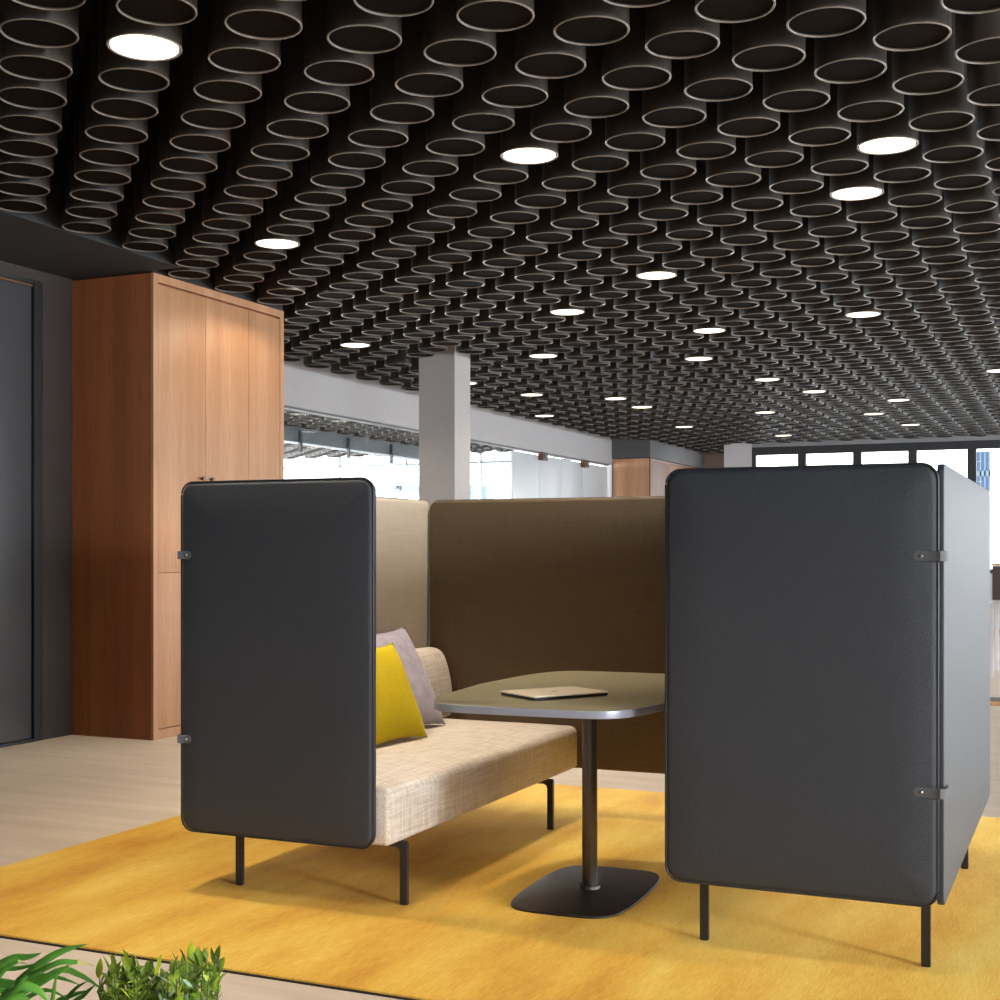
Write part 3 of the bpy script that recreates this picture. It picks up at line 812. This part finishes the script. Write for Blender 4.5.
# ------------------------------------------------------------------ plants in the foreground
def blade(bm, base, dirv, length, width, droop, n=10, mi=0, tipmi=None, twist=0):
    d = Vector((dirv[0], dirv[1], 0)).normalized(); elev = dirv[2]
    side = Vector((-d.y, d.x, 0)); p = Vector(base); L_ = []; ang = elev
    for k in range(n+1):
        f = k/n; w = width*(math.sin(PI*min(f*.9+.08, 1))**.8)*(1-f*.25) if k < n else .0006
        sd = (side*math.cos(twist*f)+Vector((0, 0, 1))*math.sin(twist*f))
        up = sd.cross(d*math.cos(ang)+Vector((0, 0, 1))*math.sin(ang))
        L_.append((bm.verts.new(p-sd*w/2), bm.verts.new(p+up*w*-.12), bm.verts.new(p+sd*w/2)))
        p = p+(d*math.cos(ang)+Vector((0, 0, 1))*math.sin(ang))*length/n
        ang -= droop/n*(.4+1.2*f)
    for k in range(n):
        a, b = L_[k], L_[k+1]
        for q_ in (0, 1):
            f = bm.faces.new([a[q_], a[q_+1], b[q_+1], b[q_]]); f.material_index = tipmi if (tipmi is not None and k >= n-2) else mi; f.smooth = True
def P2W(px, py, dep, z=None):
    l = (px-497.7)*dep/1336.2
    return Vector((dep*d_[0]+l*r_[0], dep*d_[1]+l*r_[1], H+(551.8-py)*dep/1336.2))
pc = P2W(75, 1130, 2.35)
t = thing('planter_box', 'grey planter trough just outside the lower left corner, holding the plants', 'planter', (pc.x, pc.y, 0), YAW)
bm = bmesh.new(); zt = pc.z
bx(bm, -.42, .42, -.16, -.14, 0, zt); bx(bm, -.42, .42, .14, .16, 0, zt); bx(bm, -.42, -.40, -.14, .14, 0, zt); bx(bm, .40, .42, -.14, .14, 0, zt); bx(bm, -.40, .40, -.14, .14, 0, .02)
mesh_obj('trough', bm, M['planter'], t); bm = bmesh.new(); bx(bm, -.40, .40, -.14, .14, .02, zt-.03); mesh_obj('soil', bm, M['soil'], t)
zs = zt-.03
rnd = random.Random(11)
# arching palm-like blades, left
t = thing('arching_plant', 'plant with long arching green blades at the lower left corner', 'plant', (0, 0, 0))
b0 = P2W(-12, 1130, 2.35); b0.z = zs
bm = bmesh.new(); stems = bmesh.new()
rv = Vector((r_[0], r_[1], 0)); dv = Vector((d_[0], d_[1], 0))
specs = []
def arc_blade(bm, pts, width, dep0, tipmi=None, mi=0):
    """ribbon through image-plane-like control points given as (px,py,depth)"""
    W = [P2W(*p) for p in pts]; n = 14; prev = None; M_ = len(W)-1
    def cat(f):
        x = f*M_; i = min(int(x), M_-1); u = x-i
        p0, p1, p2, p3 = W[max(i-1, 0)], W[i], W[i+1], W[min(i+2, M_)]
        return .5*((2*p1)+(p2-p0)*u+(2*p0-5*p1+4*p2-p3)*u*u+(3*p1-p0-3*p2+p3)*u**3)
    for k in range(n+1):
        f = k/n; p = cat(f); tn = (cat(min(f+.02, 1))-cat(max(f-.02, 0))).normalized()
        sd = tn.cross(dv*.9+Vector((0, 0, -.45))).normalized()
        w = width*.78*(.35+.65*math.sin(PI*min(f*.8+.15, 1)))*(1 if k < n else .05)
        if f > .75: w *= max((1-f)/.25, .05)**.7
        cur = (bm.verts.new(p-sd*w/2), bm.verts.new(p+dv*w*.15), bm.verts.new(p+sd*w/2))
        if prev:
            for q_ in (0, 1):
                fc = bm.faces.new([prev[q_], prev[q_+1], cur[q_+1], cur[q_]]); fc.smooth = True
                fc.material_index = tipmi if (tipmi is not None and f > .8) else mi
        prev = cur
B = (-8, 1060, 2.35)
blades = [
 ([B, (-5, 1010, 2.33), (30, 972, 2.3), (60, 952, 2.3), (88, 944, 2.3)], .020, None),
 ([B, (0, 1000, 2.3), (50, 966, 2.25), (74, 962, 2.25), (96, 966, 2.25)], .013, 1),
 ([B, (5, 1010, 2.35), (55, 972, 2.35), (80, 975, 2.35), (106, 992, 2.35)], .015, None),
 ([B, (-20, 985, 2.4), (8, 960, 2.4), (28, 957, 2.4), (42, 953, 2.4)], .018, None),
 ([B, (0, 1010, 2.4), (35, 978, 2.4), (60, 978, 2.4), (82, 986, 2.4)], .011, None),
 ([B, (-10, 990, 2.3), (15, 985, 2.28), (38, 990, 2.28), (52, 1008, 2.28)], .020, None),
 ([(48, 1060, 2.3), (50, 1020, 2.3), (54, 990, 2.3), (57, 972, 2.3)], .010, None),
 ([B, (-20, 1010, 2.3), (0, 975, 2.3), (16, 962, 2.3), (28, 964, 2.3)], .012, 1),
 ([(-30, 1060, 2.45), (-30, 1000, 2.45), (-10, 972, 2.45), (20, 968, 2.45), (44, 962, 2.45)], .013, None),
 ([B, (-8, 1020, 2.3), (10, 1000, 2.3), (24, 998, 2.3), (36, 1012, 2.3)], .018, None),
 ([(60, 1080, 2.5), (64, 1010, 2.5), (74, 990, 2.5), (88, 981, 2.5)], .010, None),
 ([(66, 1080, 2.5), (72, 1010, 2.5), (84, 995, 2.5), (96, 984, 2.5)], .012, None),
 ([B, (10, 1005, 2.32), (40, 984, 2.32), (66, 968, 2.32), (80, 958, 2.32)], .012, 1),
 ([B, (-15, 1000, 2.34), (-4, 990, 2.34), (12, 996, 2.34), (24, 1010, 2.34)], .014, None),
 ([B, (-2, 1005, 2.3), (14, 990, 2.27), (28, 974, 2.27), (40, 960, 2.27)], .012, None),
 ([B, (10, 1010, 2.45), (30, 996, 2.45), (48, 990, 2.45), (70, 1000, 2.45)], .012, None),
 ([(40, 1070, 2.5), (52, 1010, 2.5), (70, 996, 2.5), (92, 990, 2.5)], .013, None),
 ([(-30, 1050, 2.35), (-24, 1000, 2.35), (-8, 984, 2.35), (4, 986, 2.35)], .014, None),
]
for pts, w, tip in blades: arc_blade(bm, pts, w, 2.3, tip)
o = mesh_obj('leaf_blades', bm, [M['leaf'], M['leaf_tip']], t)
md = o.modifiers.new('thick', 'SOLIDIFY'); md.thickness = .0006
bm = bmesh.new()
for px in (-12, 48, 64): 
    a = P2W(px, 1062, 2.38); tube_path(bm, [(a.x, a.y, zs-.01), (a.x, a.y, (zs+a.z)/2), tuple(a)], .006, 8)
mesh_obj('stem', bm, M['stem'], t, 180)
# leafy bush, right of it
t = thing('leafy_bush', 'small bright green leafy bush at the bottom edge beside the arching blades', 'plant', (0, 0, 0))
bm = bmesh.new(); sb = bmesh.new()
for s_ in range(46):
    px = 96+rnd.random()*128; dep = 2.28+rnd.random()*.18
    if px < 165: top = 962+abs(px-128)*.22+rnd.random()*16
    else: top = 956+abs(px-195)*.35+rnd.random()*14
    if 158 < px < 172: top += 12
    base = P2W(150+(px-150)*.75, 1075, dep+.02); base.z = zs-.01
    tipp = P2W(px, top, dep)
    pts = [base.lerp(tipp, f)+Vector((math.sin(f*3+s_)*.004, 0, 0)) for f in (0, .25, .5, .75, 1)]
    tube_path(sb, pts, [.0022, .002, .0018, .0014, .0008], 5)
    for k in range(16):
        f = .60+.4*k/15; p = base.lerp(tipp, f)
        a = rnd.random()*2*PI; el = .5+rnd.random()*.7
        if k == 15: el = 1.35
        dvv = (math.cos(a), math.sin(a), el)
        mi = 0 if rnd.random() < .86 else (1 if rnd.random() < .45 else 2)
        blade(bm, p, dvv, .022+rnd.random()*.016, .010+rnd.random()*.006, .6, 4, mi, None, rnd.uniform(-1, 1))
o = mesh_obj('foliage', bm, [M['bush'], M['bush_pale'], M['bush_lime']], t)
mesh_obj('stem', sb, M['stem'], t, 180)

# ------------------------------------------------------------------ far right sliver: desk, chair, cabinet, runner
t = thing('office_desk', 'white office desk with a brown privacy screen behind the right sofa', 'desk', (-.2, 14.6, 0))
bm = bmesh.new(); bx(bm, -.75, 1.2, -.5, .5, .69, .74, bev=.006); mesh_obj('desktop', bm, M['desk'], t, 35)
bm = bmesh.new(); bx(bm, -.75, 1.2, .5, .55, .66, 1.10, bev=.006); s_ = mesh_obj('privacy_screen', bm, M['screen'], t, 35)
bm = bmesh.new(); bx(bm, -.76, 1.21, .49, .56, 1.102, 1.125, bev=.004); mesh_obj('cap_rail', bm, M['deskwood'], s_, 35)
for a, b in ((-.7, -.44), (-.7, .44), (1.14, -.44), (1.14, .44)):
    bm = bmesh.new(); bx(bm, a-.02, a+.02, b-.02, b+.02, 0, .69, bev=.003); mesh_obj('leg', bm, M['desk'], t, 35)
t = thing('office_chair', 'black and cream office chair by the white desk at the right edge', 'chair', (-.42, 13.5, 0))
bm = bmesh.new(); bx(bm, -.24, .24, -.22, .22, .44, .50, bev=.02); mesh_obj('seat', bm, M['black'], t, 35)
bm = bmesh.new(); bx(bm, -.22, .22, -.26, -.22, .52, .95, bev=.015); mesh_obj('backrest', bm, M['cream'], t, 35)
for a, b in ((-.21, -.19), (.21, -.19), (-.21, .19), (.21, .19)):
    bm = bmesh.new(); tube_path(bm, [(a*.85, b*.85, .445), (a*1.0, b*1.0, .2), (a*1.3, b*1.25, 0.012)], .014, 10); mesh_obj('leg', bm, M['black'], t, 180)
for s2 in (-1, 1):
    bm = bmesh.new(); tube_path(bm, [(s2*.18, -.20, .47), (s2*.19, -.25, .52), (s2*.2, -.255, .62)], .012, 8); mesh_obj('back_support', bm, M['black'], t, 180)
t = thing('floor_runner', 'narrow black and orange runner on the floor beyond the right sofa', 'rug', (.2, 11.7, 0))
bm = bmesh.new(); bx(bm, -1.0, 2.5, -.14, .14, 0, .008); mesh_obj('orange_band', bm, mat('runner_orange', (190, 140, 80), .9), t)
bm = bmesh.new(); bx(bm, -1.0, 2.5, .141, .44, 0, .010); mesh_obj('black_band', bm, M['black'], t)

# ------------------------------------------------------------------ outside
def tower(name, label, m, x, y, w, d, h, z0=-6, floors=12):
    t = thing(name, label, 'building', (x, y, z0))
    bm = bmesh.new(); bx(bm, -w/2, w/2, -d/2, d/2, 0, h); mesh_obj('facade', bm, m, t)
    bm = bmesh.new()
    for k in range(1, floors): bx(bm, -w/2-.03, w/2+.03, -d/2-.05, -d/2, h*k/floors-.12, h*k/floors+.12)
    nv = max(3, int(w/2))
    for k in range(nv+1): bx(bm, -w/2+w*k/nv-.03, -w/2+w*k/nv+.03, -d/2-.05, -d/2, 0, h)
    mesh_obj('facade_grid', bm, M['teal_bld'] if m != M['sky_bld'] else m, t)
def at(px, dep): 
    l = (px-497.7)*dep/1336.2
    return dep*d_[0]+l*r_[0], dep*d_[1]+l*r_[1]
x, y = at(984, 60); tower('office_tower', 'blue glass tower seen through the rearmost right window', M['blue_bld'], x, y, .56, 1.5, 11.7)
x, y = at(992, 55); tower('office_tower', 'low white building in front of the blue tower at the right edge', M['sky_bld'], x+.3, y, 2.2, 2, 9.7)
x, y = at(379, 55); tower('office_tower', 'low teal building seen past the right edge of the left sofa screen', M['teal_bld'], x, y, .8, 2, 9.9)
x, y = at(412, 58); tower('office_tower', 'blue tower seen left of the white column', M['blue_bld'], x, y, .45, 2, 10.1)
x, y = at(478, 55); tower('office_tower', 'teal tower seen just right of the white column', M['teal_bld'], x, y, .6, 2, 9.95)

# ------------------------------------------------------------------ light
w = bpy.data.worlds.new('world'); S.world = w; w.use_nodes = True
bg = w.node_tree.nodes['Background']; bg.inputs[0].default_value = (.93, .97, 1, 1); bg.inputs[1].default_value = 6
def area(name, loc, rot, sx_, sy_, e, col, cam_vis=True):
    l = bpy.data.lights.new(name, 'AREA'); l.shape = 'RECTANGLE'; l.size = sx_; l.size_y = sy_; l.energy = e; l.color = col
    o = bpy.data.objects.new(name, l); COL.objects.link(o); o.location = loc; o.rotation_euler = rot
    return o
# daylight through the window wall on the right (outside the picture)
area('daylight_right_near', (7.3, .3, 2.3), (0, PI/2, 0), .9, 1.4, 700, (.90, .95, 1))
for nm, loc, rot, a_, b_ in (('sky_portal_back', (.8, 23.3, 2), (-PI/2, 0, 0), 12.4, 2.2), ('sky_portal_second_room', (-12.2, 23.3, 1.7), (-PI/2, 0, 0), 9.2, 2.8)):
    o = area(nm, loc, rot, a_, b_, 1, (1, 1, 1)); o.data.cycles.is_portal = True
area('fill_right_soft', (7.35, 1.5, 1.8), (0, PI/2, 0), 2.3, 12, 280, (.90, .95, 1))  # added fill along the right windows, lifts the ambient light
area('daylight_left', (-17.1, 16.6, 1.5), (0, -PI/2, 0), 2.7, 12.2, 5200, (.86, .93, 1))
area('daylight_right_far', (7.3, 14.5, 1.8), (0, PI/2, 0), 2.4, 13, 1000, (.86, .93, 1))
# ------------------------------------------------------------------ view
S.view_settings.view_transform = 'Standard'
try: S.view_settings.look = 'None'
except Exception: pass
S.view_settings.gamma = 1; S.view_settings.exposure = 0; S.view_settings.use_curve_mapping = False
S.cycles.use_denoising = True
S.cycles.max_bounces = 8; S.cycles.transparent_max_bounces = 12
S.cycles.sample_clamp_indirect = 6
print('tubes', cnt, 'far', len(far), 'lights', len(lightcells), len(LIGHTS))
